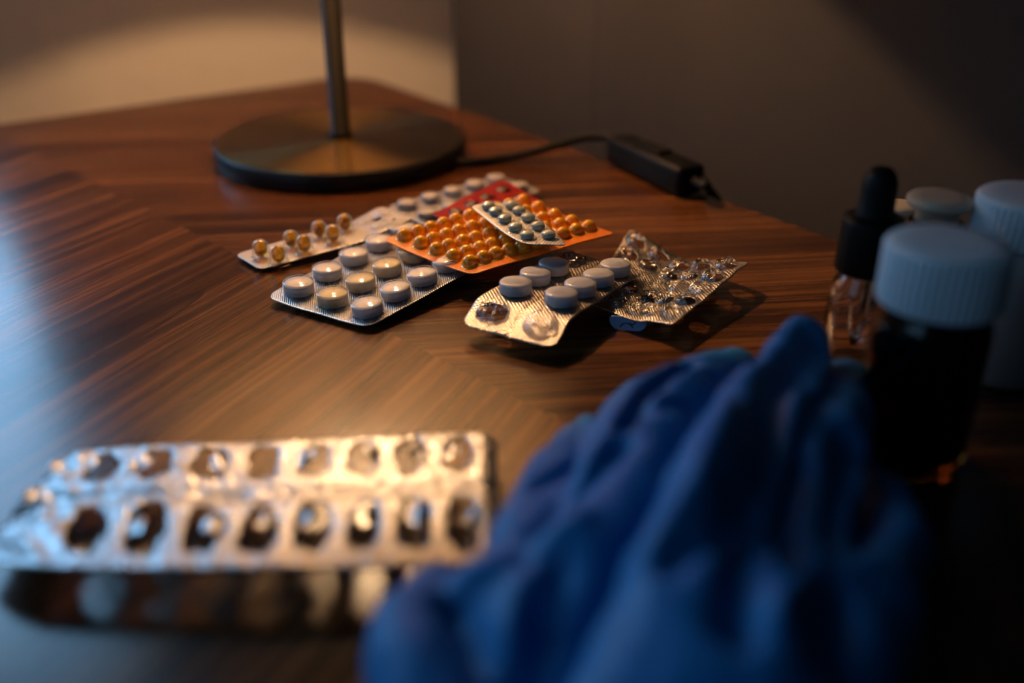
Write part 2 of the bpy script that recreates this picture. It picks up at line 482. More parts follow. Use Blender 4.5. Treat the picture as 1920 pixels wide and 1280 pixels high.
# ------------------------------------------------------------------ table lamp
lamp = empty('table_lamp', LAMP, 0)
tag(lamp, 'brass table lamp with a round base and corded switch', 'lamp')
BR, BH = 0.0745, 0.0115
link('base_rim', lathe('base_rim', [(0, 0), (BR - 0.001, 0), (BR, 0.0012), (BR, BH - 0.001), (BR - 0.0012, BH - 0.0002), (0, BH - 0.0002)], 96), M['black_metal'], parent=lamp)
link('base_plate', lathe('base_plate', [(0, BH - 0.0004), (BR - 0.0014, BH - 0.0004), (BR - 0.0016, BH + 0.0003), (0.0, BH + 0.0003)], 96, sm=False), M['brass'], parent=lamp)
link('pole', lathe('pole', [(0, BH), (0.0075, BH), (0.0072, BH + 0.003), (0.0056, BH + 0.0035), (0.0056, 0.262), (0, 0.262)], 32), M['brass_pole'], parent=lamp)
link('socket', lathe('socket', [(0, 0.252), (0.012, 0.252), (0.0125, 0.256), (0.0125, 0.278), (0.0, 0.278)], 32), M['black_plastic'], parent=lamp)
link('bulb', lathe('bulb', [(0, BULB_Z - BULB_R)] + [(BULB_R * math.sin(a), BULB_Z - BULB_R * math.cos(a)) for a in [math.pi * k / 14 for k in range(1, 14)]] + [(0, BULB_Z + BULB_R)], 24), M['bulb'], parent=lamp)
SR, SZ = 0.140, 0.1950
sh = lathe('shade', [(SR, SZ), (0.095, 0.42)], 64)
so = link('shade', sh, M['shade_out'], parent=lamp)
sm_ = so.modifiers.new('thickness', 'SOLIDIFY'); sm_.thickness = 0.0012; sm_.offset = 1
link('shade_lining', lathe('shade_lining', [(SR - 0.0020, SZ + 0.0004), (0.0930, 0.4196), (0.0, 0.4196)], 64), M['shade_in'], parent=so)
bm = bmesh.new()
link('shade_cap', lathe('shade_cap', [(0, 0.4200), (0.0955, 0.4200), (0.0955, 0.4215), (0, 0.4215)], 64), M['shade_out'], parent=so)
for k in range(3):
    a = 2 * math.pi * k / 3 + 0.4
    c_, s_ = math.cos(a), math.sin(a)
    link('shade_spoke', tube_mesh('shade_spoke', [Vector((0.010 * c_, 0.010 * s_, 0.262)), Vector((0.055 * c_, 0.055 * s_, 0.262)), Vector((0.1230 * c_, 0.1230 * s_, 0.264))], 0.0012, 8), M['black_metal'], parent=so)
# cord with its switch
cz = 0.003
cp = [uv(0, 0) + (at(852, 305, cz) - uv(0, 0)) * 0.93, at(880, 304, cz), at(940, 297, cz), at(1000, 285, 0.006), at(1050, 270, 0.010), at(1100, 257, 0.014), at(1140, 258, 0.015), at(1172, 274, 0.013)]
cp = [p - LAMP for p in cp]
cord = link('cord', tube_mesh('cord', catmull(cp, 8), 0.0026, 12), M['black_rubber'], parent=lamp)
s0, s1 = at(1158, 274, 0.0100), at(1298, 338, 0.0095)
ax = (s1 - s0)
sw_m = Matrix.Translation((s0 + s1) / 2 - LAMP) @ ax.to_track_quat('X', 'Z').to_matrix().to_4x4()
L2 = ax.length / 2
bm = bmesh.new()
box_into(bm, (-L2, -0.009, -0.0085), (L2, 0.009, 0.0075), 0.0035)
sw = link('switch_box', bm_mesh('switch_box', bm), M['black_plastic'], parent=lamp, mtx=sw_m)
link('switch_button', box_mesh('switch_button', (-0.011, -0.005, 0.007), (0.011, 0.005, 0.0094), 0.001), M['black_rubber'], parent=sw)
cp2 = [s1, at(1325, 350, 0.010), uv(0.128, -0.175, 0.004), uv(0.140, -0.19, -0.03), uv(0.145, -0.2, -0.14), uv(0.15, -0.2, -0.40), uv(0.155, -0.16, FLOOR_Z + 0.02), uv(0.16, -0.05, FLOOR_Z + 0.0028)]
link('cord', tube_mesh('cord', catmull([p - LAMP for p in cp2], 8), 0.0026, 12), M['black_rubber'], parent=lamp)

# ------------------------------------------------------------------ blister packs
class Sheet:
    """a blister sheet: cross-sections (s, edge point t=0, edge point t=1) with real heights; s runs 0..1 along it"""
    def __init__(self, secs, bow=0.0, waves=0.0, seed=0.0, smooth_s=True):
        self.s = [c[0] for c in secs]
        self.a = [at(*c[1]) for c in secs]
        self.b = [at(*c[2]) for c in secs]
        self.bow, self.waves, self.seed, self.smooth_s = bow, waves, seed, smooth_s
        mid = [(p + q) / 2 for p, q in zip(self.a, self.b)]
        self.L = sum((mid[i + 1] - mid[i]).length for i in range(len(mid) - 1))
        self.W = sum((p - q).length for p, q in zip(self.a, self.b)) / len(self.a)
    def edge(self, P, s):
        S = self.s
        i = 0
        while i < len(S) - 2 and s > S[i + 1]: i += 1
        t = (s - S[i]) / (S[i + 1] - S[i])
        if len(S) == 2 or not self.smooth_s: return P[i].lerp(P[i + 1], t)
        def tan(k):
            if k == 0: return (P[1] - P[0]) / (S[1] - S[0])
            if k == len(S) - 1: return (P[-1] - P[-2]) / (S[-1] - S[-2])
            return (P[k + 1] - P[k - 1]) / (S[k + 1] - S[k - 1])
        h = S[i + 1] - S[i]
        m0, m1 = tan(i) * h, tan(i + 1) * h
        t2, t3 = t * t, t * t * t
        return P[i] * (2 * t3 - 3 * t2 + 1) + m0 * (t3 - 2 * t2 + t) + P[i + 1] * (-2 * t3 + 3 * t2) + m1 * (t3 - t2)
    def P(self, s, t):
        p = self.edge(self.a, s).lerp(self.edge(self.b, s), t)
        z = self.bow * 4 * t * (1 - t)
        if self.waves:
            z += self.waves * noise.noise(Vector((s * self.L * 45, t * self.W * 45, self.seed)))
        return p + Vector((0, 0, z))
    def frame(self, s, t):
        e = 0.01
        p = self.P(s, t)
        dx = self.P(s + e, t) - self.P(s - e, t)
        dy = self.P(s, t + e) - self.P(s, t - e)
        n = dx.cross(dy).normalized()
        if n.z < 0: n = -n
        x = dx.normalized()
        y = n.cross(x).normalized()
        x = y.cross(n)
        m = Matrix((x, y, n)).transposed().to_4x4()
        m.translation = p
        return m
    def mesh(self, name, cell=0.0009, rc=0.005, holes=(), edit=None):
        """holes: (s,t,rx,ry,angle,ragged) cut out of the sheet"""
        nx, ny = max(4, round(self.L / cell)), max(4, round(self.W / cell))
        L, W = self.L, self.W
        X = [[None] * (ny + 1) for _ in range(nx + 1)]
        for i in range(nx + 1):
            for j in range(ny + 1):
                x, y = L * i / nx, W * j / ny
                cx = min(max(x, rc), L - rc); cy = min(max(y, rc), W - rc)
                d = math.hypot(x - cx, y - cy)
                if d > rc and x != cx and y != cy:
                    x, y = cx + (x - cx) * rc / d, cy + (y - cy) * rc / d
                X[i][j] = [x, y]
        def hole_q(h, x, y):
            hx, hy = h[0] * L, h[1] * W
            a = -h[4]
            dx, dy = x - hx, y - hy
            lx, ly = dx * math.cos(a) - dy * math.sin(a), dx * math.sin(a) + dy * math.cos(a)
            th = math.atan2(ly / h[3], lx / h[2])
            r = 1.0
            if h[5]: r = 1 + h[5] * (noise.noise(Vector((math.cos(th) * 1.3 + h[0] * 40, math.sin(th) * 1.3 + h[1] * 40, self.seed))) + 0.5 * noise.noise(Vector((math.cos(th) * 3.3, math.sin(th) * 3.3, h[0] * 70))))
            pw = h[6] if len(h) > 6 else 2.0
            q = (abs(lx / h[2]) ** pw + abs(ly / h[3]) ** pw) ** (1 / pw) / r
            return q, hx, hy
        for i in range(nx + 1):
            for j in range(ny + 1):
                x, y = X[i][j]
                for h in holes:
                    q, hx, hy = hole_q(h, x, y)
                    if abs(q - 1) * min(h[2], h[3]) < cell * 0.62 and q > 0:
                        X[i][j] = [hx + (x - hx) / q, hy + (y - hy) / q]
        vs_, fs, uvs = [], [], []
        for i in range(nx + 1):
            for j in range(ny + 1):
                x, y = X[i][j]
                p = self.P(x / L, y / W)
                if edit: p = p + edit(x / L, y / W)
                vs_.append(p); uvs.append((x, y))
        for i in range(nx):
            for j in range(ny):
                q4 = ((i, j), (i + 1, j), (i + 1, j + 1), (i, j + 1))
                cx = sum(X[a][b][0] for a, b in q4) / 4; cy = sum(X[a][b][1] for a, b in q4) / 4
                if any(hole_q(h, cx, cy)[0] < 1.0 for h in holes): continue
                fs.append(tuple(a * (ny + 1) + b for a, b in q4))
        me = bpy.data.meshes.new(name)
        me.from_pydata([tuple(v) for v in vs_], [], fs)
        ul = me.uv_layers.new(name='metric')
        li = [0] * len(me.loops)
        me.loops.foreach_get('vertex_index', li)
        for k, vi in enumerate(li): ul.data[k].uv = uvs[vi]
        bm = bmesh.new(); bm.from_mesh(me)
        bmesh.ops.delete(bm, geom=[v for v in bm.verts if not v.link_faces], context='VERTS')
        bmesh.ops.dissolve_degenerate(bm, dist=1e-6, edges=bm.edges)
        if sum(f.normal.z for f in bm.faces) < 0: bmesh.ops.reverse_faces(bm, faces=bm.faces)
        bm.to_mesh(me); bm.free()
        smooth(me)
        return me

def pack(name, label, sheet, mat, group=None, holes=(), rc=0.005, cell=0.0009, thick=0.00035, edit=None, sheet_name='foil_sheet'):
    me = sheet.mesh(name + '_sheet', cell, rc, holes, edit)
    zmin = min(v.co.z for v in me.vertices)
    c = sheet.P(0.5, 0.5)
    base = Vector((c.x, c.y, 0))
    me.transform(Matrix.Translation(-base))
    root = empty(name, base)
    tag(root, label, 'blister pack', group)
    o = link(sheet_name, me, mat, parent=root)
    md = o.modifiers.new('thickness', 'SOLIDIFY'); md.thickness = thick; md.offset = -1
    root['_b'] = 0
    del root['_b']
    return root, base

def put(root, base, sheet, s, t, name, me, mat, lift=0.0, rot=0.0, tilt=0.0):
    m = sheet.frame(s, t)
    m.translation = m.translation - base + m.to_3x3() @ Vector((0, 0, lift))
    m = m @ Matrix.Rotation(rot, 4, 'Z') @ Matrix.Rotation(tilt, 4, 'X')
    return link(name, me, mat, parent=root, mtx=m)

def dome_profile(r, h, crown, flange=0.0011):
    """cup wall with rounded top edge and a slightly crowned top, flange at the sheet"""
    e = min(0.0011, h * 0.3)
    pr = [(r + flange, 0.0001), (r + 0.0003, 0.0002), (r + 0.0001, 0.0007), (r, h - e)]
    for k in range(1, 5):
        a = math.pi / 2 * k / 4
        pr.append((r - e + e * math.cos(a), h - e + e * math.sin(a)))
    for f in (0.75, 0.5, 0.25): pr.append(((r - e) * f, h + crown * (1 - f * f)))
    pr.append((0, h + crown))
    return pr
def tablet_profile(r, h, crown, z0=0.0003):
    e = 0.0005
    return [(0, z0 - 0.0), (r - e, z0), (r, z0 + e), (r, h - e), (r - e, h)] + [((r - e) * f, h + crown * (1 - f * f)) for f in (0.75, 0.5, 0.25)] + [(0, h + crown)]
ME = {}
ME['pocket_big'] = lathe('pocket_big', dome_profile(0.0068, 0.0055, 0.0010), 40)
ME['tablet_big'] = lathe('tablet_big', tablet_profile(0.0062, 0.0046, 0.0004), 40)
ME['pocket_g'] = lathe('pocket_g', dome_profile(0.0066, 0.0052, 0.0003), 40)
ME['tablet_g'] = lathe('tablet_g', tablet_profile(0.0063, 0.0048, 0.0003), 40)
ME['pocket_small'] = lathe('pocket_small', dome_profile(0.0034, 0.0030, 0.0008), 28)
ME['tablet_small'] = lathe('tablet_small', tablet_profile(0.0029, 0.0024, 0.0005), 28)
ME['pocket_mid'] = lathe('pocket_mid', dome_profile(0.0053, 0.0042, 0.0008), 32)
ME['tablet_mid'] = lathe('tablet_mid', tablet_profile(0.0049, 0.0036, 0.0006), 32)
ME['pocket_ball'] = lathe('pocket_ball', [(0.0046, 0.0001), (0.0037, 0.0004)] + [(0.0034 * math.cos(a), 0.0010 + 0.0036 * math.sin(a)) for a in [math.pi / 2 * k / 9 for k in range(0, 9)]] + [(0, 0.0046)], 28)
ME['pocket_gel'] = lathe('pocket_gel', [(0.0052, 0.0001), (0.0041, 0.0005)] + [(0.0040 * math.cos(a), 0.0046 + 0.0042 * math.sin(a)) for a in [math.pi / 2 * k / 8 for k in range(0, 8)]] + [(0, 0.0088)], 28)
ME['softgel'] = lathe('softgel', [(0, 0.0004)] + [(0.0030 * math.sin(a), 0.0044 - 0.0040 * math.cos(a)) for a in [math.pi * k / 14 for k in range(1, 14)]] + [(0, 0.0084)], 24)
ME['red_pocket'] = lathe('red_pocket', dome_profile(0.0042, 0.0022, 0.0003), 24)

def crushed(name, r, h, seed, ring=36, rings=9, amp=0.5):
    """an emptied pocket: the clear dome pushed in and creased"""
    vs_, fs = [(0, 0, 0)], []
    rows = []
    for i in range(1, rings + 1):
        f = i / rings
        ids = []
        for k in range(ring):
            a = 2 * math.pi * k / ring
            rr = r * f
            base_h = h * (1 - f ** 5) if f < 1 else 0.0
            q = Vector((math.cos(a) * f * 1.9, math.sin(a) * f * 1.9, seed))
            nz = noise.noise(q) + 0.6 * abs(noise.noise(q * 2.3))
            z = max(0.0001, base_h * (0.55 + amp * nz)) if f < 1 else 0.0001
            ids.append(len(vs_)); vs_.append((rr * math.cos(a), rr * math.sin(a), z))
        rows.append(ids)
    q0 = noise.noise(Vector((0, 0, seed)))
    vs_[0] = (0, 0, max(0.0003, h * (0.55 + amp * q0)))
    for k in range(ring): fs.append((0, rows[0][k], rows[0][(k + 1) % ring]))
    for a, b in zip(rows, rows[1:]):
        for k in range(ring):
            k2 = (k + 1) % ring
            fs.append((a[k], b[k], b[k2], a[k2]))
    return mesh(name, vs_, fs)

# --- pack of white tablets, three across (lies between the softgels and the orange pack)
shB = Sheet([(0, (497, 556, 0.0035), (692, 613, 0.0030)), (1, (752, 417, 0.0045), (945, 472, 0.0095))], bow=-0.001, waves=0.0005)
rB, bB = pack('blister_pack', 'silver blister pack of white tablets in rows of three, partly under the orange pack', shB, M['foil_fine'], rc=0.006)
for i in range(5):
    for j in range(3):
        s, t = 0.115 + 0.193 * i, 0.165 + 0.335 * j
        pk = put(rB, bB, shB, s, t, 'pocket', ME['pocket_big'], M['clear'], tilt=0.0)
        me = ME['tablet_big']
        tm = me if j != 1 else ME.setdefault('tablet_lamplit', me.copy())  # middle column takes the copy with painted lamplight
        if j == 1 and (not tm.materials or tm.materials[0] != M['tablet_lamplit']):
            tm.materials.clear(); tm.materials.append(M['tablet_lamplit'])
        tb_ = link('tablet', tm, M['tablet'], parent=pk)
        tb_.rotation_euler = (0.05 * (random.random() - 0.5), 0.05 * (random.random() - 0.5), 0)

# --- softgel pack
shA = Sheet([(0, (440, 477, 0.0025), (487, 505, 0.0020)), (0.5, (558, 443, 0.004), (598, 475, 0.0035)), (0.72, (654, 418, 0.005), (694, 447, 0.006)), (0.80, (672, 408, 0.006), (713, 436, 0.008)), (1.0, (714, 386, 0.0095), (778, 408, 0.0115))], waves=0.0004, seed=3)
rA, bA = pack('blister_pack', 'narrow silver blister pack with amber softgel capsules and emptied end', shA, M['foil_white'], rc=0.0045, holes=[(0.87, 0.42, 0.0026, 0.0020, 0.3, 0.4), (0.93, 0.70, 0.0012, 0.0010, 0, 0.3)])
for x, y in ((492, 478), (523, 487), (546, 462), (572, 471), (600, 447), (626, 456), (651, 436)):
    # nearest sheet parameter to that spot
    p = at(x, y, 0.004)
    best = min(((shA.P(a / 80, b / 20) - p).length, a / 80, b / 20) for a in range(81) for b in range(21))
    pk = put(rA, bA, shA, best[1], best[2], 'pocket', ME['pocket_gel'], M['clear'])
    link('softgel', ME['softgel'], M['softgel'], parent=pk)
for s, t in ((0.80, 0.30), (0.84, 0.72), (0.92, 0.35)):
    me = crushed('empty_pocket', 0.0045, 0.003, s * 9)
    put(rA, bA, shA, s, t, 'empty_pocket', me, M['clear_crushed'])

# --- grey pack with pale tablets, at the back
shF = Sheet([(0, (722, 387, 0.0035), (800, 424, 0.0035)), (1, (933, 329, 0.0045), (1018, 357, 0.0045))], waves=0.0004, seed=8)
rF, bF = pack('blister_pack', 'dull silver blister pack of grey-white tablets under the red pack', shF, M['foil_grey'])
for i in range(5):
    for j in range(2):
        s, t = 0.10 + 0.195 * i, 0.25 + 0.5 * j
        pk = put(rF, bF, shF, s, t, 'pocket', ME['pocket_mid'], M['clear'])
        link('tablet', ME['tablet_mid'], M['tablet_grey'], parent=pk)

# --- red pack, emptied
shE = Sheet([(0, (808, 401, 0.0115), (880, 432, 0.0115)), (0.5, (874, 368, 0.0125), (945, 402, 0.012)), (1, (942, 336, 0.0125), (1014, 374, 0.011))], waves=0.0012, seed=12)
red_sp = [(0.20, 0.3), (0.20, 0.72), (0.42, 0.3), (0.42, 0.72), (0.64, 0.3), (0.64, 0.72), (0.86, 0.3), (0.86, 0.74)]
rE, bE = pack('blister_pack', 'red film blister pack with emptied dark pockets', shE, M['foil_red'], rc=0.004,
              holes=[(s, t, 0.0032, 0.0030, 0, 0.35) for k, (s, t) in enumerate(red_sp)], sheet_name='film_sheet')
for k, (s, t) in enumerate(red_sp):
    me = crushed('empty_pocket', 0.0042, 0.0022, k * 3.3)
    put(rE, bE, shE, s, t, 'empty_pocket', me, M['red_pocket'], lift=-0.0003)

# --- orange pack
shC = Sheet([(0, (716, 448, 0.0120), (886, 515, 0.0110)), (0.5, (850, 408, 0.0150), (1020, 474, 0.0150)), (1, (984, 370, 0.0170), (1156, 436, 0.0175))], bow=-0.0010, waves=0.0004, seed=5)
rC, bC = pack('blister_pack', 'orange blister pack with rows of golden round pockets', shC, M['orange'], rc=0.004, sheet_name='film_sheet', thick=0.0004)
for j, q in enumerate((0.085, 0.27, 0.455, 0.64, 0.82)):
    for i in range(10):
        put(rC, bC, shC, 0.105 + 0.092 * i + 0.004 * math.sin(i * 3 + j), q + 0.004 * math.sin(i + j * 2), 'pocket', ME['pocket_ball'], M['amber_pocket'])

# --- small silver pack on top of the orange one
shD = Sheet([(0, (880, 384, 0.0245), (972, 381, 0.0235)), (0.35, (905, 405, 0.0235), (1000, 401, 0.0230)), (0.75, (950, 439, 0.0228), (1040, 435, 0.0225)), (1, (985, 458, 0.0232), (1068, 462, 0.0225))], bow=0.0005, waves=0.0004, seed=21)
rD, bD = pack('blister_pack', 'small silver blister pack of grey-green pills lying on the orange pack', shD, M['foil_white'], rc=0.005)
for i in range(5):
    for j in range(2):
        pk = put(rD, bD, shD, 0.16 + 0.175 * i, 0.27 + 0.46 * j, 'pocket', ME['pocket_small'], M['clear'])
        link('tablet', ME['tablet_small'], M['tablet_green'], parent=pk)

# --- pack of white tablets in two rows, two popped at its bent end
shG = Sheet([(0, (863, 608, 0.0065), (1040, 654, 0.0060)), (0.13, (880, 582, 0.0085), (1055, 628, 0.0085)), (0.26, (900, 555, 0.0115), (1072, 598, 0.0115)), (0.6, (970, 517, 0.0105), (1135, 556, 0.0105)), (1, (1058, 468, 0.0085), (1210, 509, 0.0095))], waves=0.0005, seed=31)
gl = [(925, 590), (965, 549), (1003, 529), (1038, 511), (1075, 492)]
gr = [(1015, 614), (1052, 571), (1087, 552), (1120, 534), (1154, 516)]
def nearest(sh, x, y, z):
    p = at(x, y, z)
    return min(((sh.P(a / 100, b / 60) - p).length, a / 100, b / 60) for a in range(101) for b in range(61))[1:]
gp = [[nearest(shG, x, y, z) for (x, y), z in zip(row, (0.008, 0.0112, 0.0105, 0.0098, 0.009))] for row in (gl, gr)]
def g_edit(s, t):
    # pressed line between the two rows, puckered edge at the bent end
    z = -0.0004 * math.exp(-((t - 0.52) / 0.02) ** 2)
    if s < 0.10: z += 0.0006 * noise.noise(Vector((t * 26, s * 30, 4.0))) * (1 - s / 0.10)
    return Vector((0, 0, z))
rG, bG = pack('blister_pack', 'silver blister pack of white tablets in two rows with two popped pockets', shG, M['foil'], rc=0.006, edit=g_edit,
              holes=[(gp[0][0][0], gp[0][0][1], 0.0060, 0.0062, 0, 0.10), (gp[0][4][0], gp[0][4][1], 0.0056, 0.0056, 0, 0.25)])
for r_, row in enumerate(gp):
    for i, (s, t) in enumerate(row):
        if (r_ == 0 and i in (0, 4)) or (r_ == 1 and i == 0):
            me = crushed('empty_pocket', 0.0070, 0.0045, 5.1 + i * 2 + r_ * 7, amp=0.7)
            put(rG, bG, shG, s, t, 'empty_pocket', me, M['clear_shiny'])
        else:
            pk = put(rG, bG, shG, s, t, 'pocket', ME['pocket_g'], M['clear'])
            link('tablet', ME['tablet_g'], M['tablet'], parent=pk)

# --- emptied clear pack lying under the end of the two-row pack
shH = Sheet([(0, (1182, 427, 0.0100), (1098, 566, 0.0040)), (0.5, (1287, 488, 0.0050), (1180, 597, 0.0055)), (0.78, (1345, 487, 0.0080), (1222, 601, 0.0068)), (1, (1406, 489, 0.0125), (1262, 609, 0.0085))], waves=0.0005, seed=44)
def h_edit(s, t):
    return Vector((0, 0, 0.0008 * noise.noise(Vector((s * 7, t * 9, 2.0)))))
hs = []
for i in range(5):
    for j in range(5):
        hs.append((0.11 + 0.195 * i, 0.115 + 0.19 * j))
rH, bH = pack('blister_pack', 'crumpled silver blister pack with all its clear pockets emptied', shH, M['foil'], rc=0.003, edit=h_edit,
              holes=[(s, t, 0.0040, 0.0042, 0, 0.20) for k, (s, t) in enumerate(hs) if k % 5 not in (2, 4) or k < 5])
for k, (s, t) in enumerate(hs):
    me = crushed('empty_pocket', 0.0054, 0.0042, 11.0 + k * 1.7, ring=28, rings=7, amp=0.55)
    p = put(rH, bH, shH, s, t, 'empty_pocket', me, M['clear_shiny'])
    p.location.z += h_edit(s, t).z
def strip_on(sh, s0, s1, t0, t1, lift, edit=None, n=24):
    vs_, fs = [], []
    for k in range(n + 1):
        s = s0 + (s1 - s0) * k / n
        for t in (t0, t1):
            p = sh.P(s, t) + Vector((0, 0, lift))
            if edit: p += edit(s, t)
            vs_.append(p)
    for k in range(n): fs.append((2 * k, 2 * k + 1, 2 * k + 3, 2 * k + 2))
    return mesh('print_line', vs_, fs)
me = strip_on(shH, 0.05, 0.42, 0.012, 0.030, 0.0003, h_edit); me.transform(Matrix.Translation(-bH))
link('print_line', me, M['print_green'], parent=rH)

# --- printed blue end of another pack, peeping out below it
shJ = Sheet([(0, (1139, 590, 0.0052), (1148, 617, 0.0006)), (1, (1216, 596, 0.0052), (1208, 622, 0.0006))], bow=0.0)
rJ, bJ = pack('blister_pack', 'blue printed foil end with black lettering, peeping out below the crumpled pack', shJ, M['blue_print'], rc=0.003, cell=0.0006)
def arc_on(sh, cs, ct, r, a0, a1, w_, lift=0.0003, n=14):
    vs_, fs = [], []
    for k in range(n + 1):
        a = math.radians(a0 + (a1 - a0) * k / n)
        for rr in (r - w_ / 2, r + w_ / 2):
            s, t = cs + rr * math.cos(a) / sh.L, ct - rr * math.sin(a) / sh.W
            m = sh.frame(min(max(s, 0), 1), min(max(t, 0), 1))
            vs_.append(m.translation + m.to_3x3() @ Vector((0, 0, lift)))
    for k in range(n): fs.append((2 * k, 2 * k + 1, 2 * k + 3, 2 * k + 2))
    return mesh('lettering', vs_, fs)
for args in ((0.60, 0.36, 0.0012, -150, 60, 0.0004), (0.45, 0.98, 0.0028, 20, 160, 0.0004)):
    me = arc_on(shJ, *args); me.transform(Matrix.Translation(-bJ))
    link('lettering', me, M['print_dark'], parent=rJ)

# --- big foil-side-up pack in the foreground, every capsule pushed out
shI = Sheet([(0, (60, 905, 0.006), (-40, 1052, 0.007)), (0.10, (150, 846, 0.008), (60, 1062, 0.010)), (0.5, (520, 826, 0.0095), (480, 1066, 0.0105)), (1, (932, 806, 0.0095), (938, 1062, 0.0100))], waves=0.0010, seed=61)
cols_i = 8
islots = []
for i in range(cols_i):
    islots.append((0.155 + 0.108 * i, 0.185, 0.0044, 0.0072, 0.0, 0.30, 2.6))
    islots.append((0.170 + 0.108 * i, 0.715, 0.0048, 0.0096, 0.0, 0.30, 2.6))
def i_edit(s, t):
    z = -0.0010 * math.exp(-((t - 0.45) / 0.05) ** 2)
    if s < 0.16: z += 0.0028 * noise.noise(Vector((s * 34, t * 11, 9.0))) * (1 - s / 0.16)
    if s > 0.97: z -= 0.0012 * (s - 0.97) / 0.03
    return Vector((0, 0, z))
rI, bI = pack('blister_pack', 'large silver foil blister pack with torn empty capsule slots beside the gloves', shI, M['foil_bare'], rc=0.006, edit=i_edit, holes=islots, cell=0.0010)
def trough(name, rx, ry, h):
    n, rows = 24, 6
    vs_, fs = [], []
    for i in range(rows):
        a = math.pi / 2 * i / rows
        for k in range(n):
            b = 2 * math.pi * k / n
            c_, s_ = math.cos(b), math.sin(b)
            pw = 0.75
            vs_.append((rx * math.cos(a) * abs(c_) ** pw * (1 if c_ > 0 else -1), ry * (0.25 + 0.75 * math.cos(a)) * abs(s_) ** pw * (1 if s_ > 0 else -1), -h * math.sin(a)))
    c0 = len(vs_); vs_.append((0, 0, -h))
    for i in range(rows - 1):
        for k in range(n):
            fs.append((i * n + k, i * n + (k + 1) % n, (i + 1) * n + (k + 1) % n, (i + 1) * n + k))
    for k in range(n): fs.append(((rows - 1) * n + k, (rows - 1) * n + (k + 1) % n, c0))
    return mesh(name, vs_, fs)
ME['trough'] = trough('trough', 0.0050, 0.0088, 0.0062)
def flap(name, w_, l_, seed):
    n = 8
    vs_, fs = [], []
    for i in range(n + 1):
        f = i / n
        for k in range(5):
            g = (k / 4 - 0.5) * (1 - 0.45 * f)
            q = Vector((g * 3, f * 3, seed))
            vs_.append((g * w_, f * l_ * 0.8, 0.0034 * math.sin(f * 2.2) * (0.4 + 0.9 * abs(noise.noise(Vector((seed, 0, 0))))) + 0.0022 * noise.noise(q)))
    for i in range(n):
        for k in range(4):
            fs.append((i * 5 + k, i * 5 + k + 1, (i + 1) * 5 + k + 1, (i + 1) * 5 + k))
    return mesh(name, vs_, fs)
for k, sl in enumerate(islots):
    s, t = sl[0], sl[1]
    p = put(rI, bI, shI, s, t, 'pocket', ME['trough'], M['clear_crushed'], lift=-0.0006)
    e = i_edit(s, t)
    p.location.z += e.z
    if k % 5 != 1:
        side = random.choice((-1, 1))
        fl_ = put(rI, bI, shI, s + side * 0.036, t, 'foil_flap', flap('foil_flap', 0.010, 0.0062, 2.3 * k + 0.7), M['foil_bare'], lift=-0.0002, rot=(math.pi / 2 if side > 0 else -math.pi / 2) + random.uniform(-0.3, 0.3))
        fl_.location.z += e.z

# ------------------------------------------------------------------ bottles
def placed(name, px, py, label, cat, tilt=0.0):
    o = empty(name, at(px, py, 0))
    tag(o, label, cat)
    return o
# dropper bottle
db = placed('dropper_bottle', 1592, 687, 'clear glass dropper bottle with black collar and rubber bulb', 'bottle')
gr_, gh = 0.0112, 0.0365
link('glass_body', lathe('glass_body', [(0, 0.0004), (gr_ - 0.002, 0), (gr_, 0.002), (gr_, gh - 0.008), (gr_ - 0.001, gh - 0.004), (0.0085, gh), (0.0076, gh + 0.002), (0.0076, gh + 0.010), (0.0062, gh + 0.010),
     (0.0062, gh + 0.001), (gr_ - 0.0025, gh - 0.005), (gr_ - 0.0018, gh - 0.009), (gr_ - 0.0018, 0.005), (gr_ - 0.004, 0.0034), (0, 0.0038)], 48), M['glass'], parent=db)
link('collar', lathe('collar', [(0.0080, gh + 0.0012), (0.0103, gh + 0.0012), (0.0107, gh + 0.002), (0.0104, gh + 0.0190), (0.0098, gh + 0.0205), (0.0, gh + 0.0205)], 96, rib=(1, 3, 32, 0.0004)), M['black_plastic'], parent=db)
zb = gh + 0.0203
link('rubber_bulb', lathe('rubber_bulb', [(0, zb - 0.001), (0.0068, zb), (0.0066, zb + 0.002), (0.0060, zb + 0.0035), (0.0059, zb + 0.010), (0.0056, zb + 0.0130), (0.0047, zb + 0.0155), (0.0030, zb + 0.0172), (0, zb + 0.0178)], 40), M['black_rubber'], parent=db)
link('pipette', lathe('pipette', [(0.0034, gh + 0.009), (0.0034, 0.022), (0.0026, 0.016), (0.0013, 0.009), (0.0009, 0.009), (0.0020, 0.016), (0.0027, 0.022), (0.0027, gh + 0.009)], 24), M['glass'], parent=db)
# amber bottle with ribbed cap
def cap_profile(r, z0, h, e=0.0014):
    return [(r - 0.0022, z0), (r - 0.0004, z0), (r, z0 + 0.0006), (r, z0 + h - e), (r - 0.0007, z0 + h - e * 0.35), (r - e, z0 + h), (0.6 * r, z0 + h + 0.0003), (0, z0 + h + 0.0004)]
ab = empty('amber_pill_bottle', (0.1210, 0.2585, 0))
tag(ab, 'dark amber glass pill bottle with a white ribbed cap', 'bottle')
link('amber_body', lathe('amber_body', [(0, 0.001), (0.013, 0.0), (0.0158, 0.002), (0.0163, 0.006), (0.0163, 0.046), (0.0155, 0.0495), (0.0142, 0.052), (0.0142, 0.062), (0.0128, 0.062), (0.0128, 0.051), (0.0145, 0.046), (0.0147, 0.006), (0.0125, 0.003), (0, 0.003)], 56), M['amber_glass'], parent=ab)
link('ribbed_cap', lathe('ribbed_cap', cap_profile(0.0172, 0.0535, 0.0175), 288, rib=(2, 3, 48, 0.0008)), M['cap_white'], parent=ab)
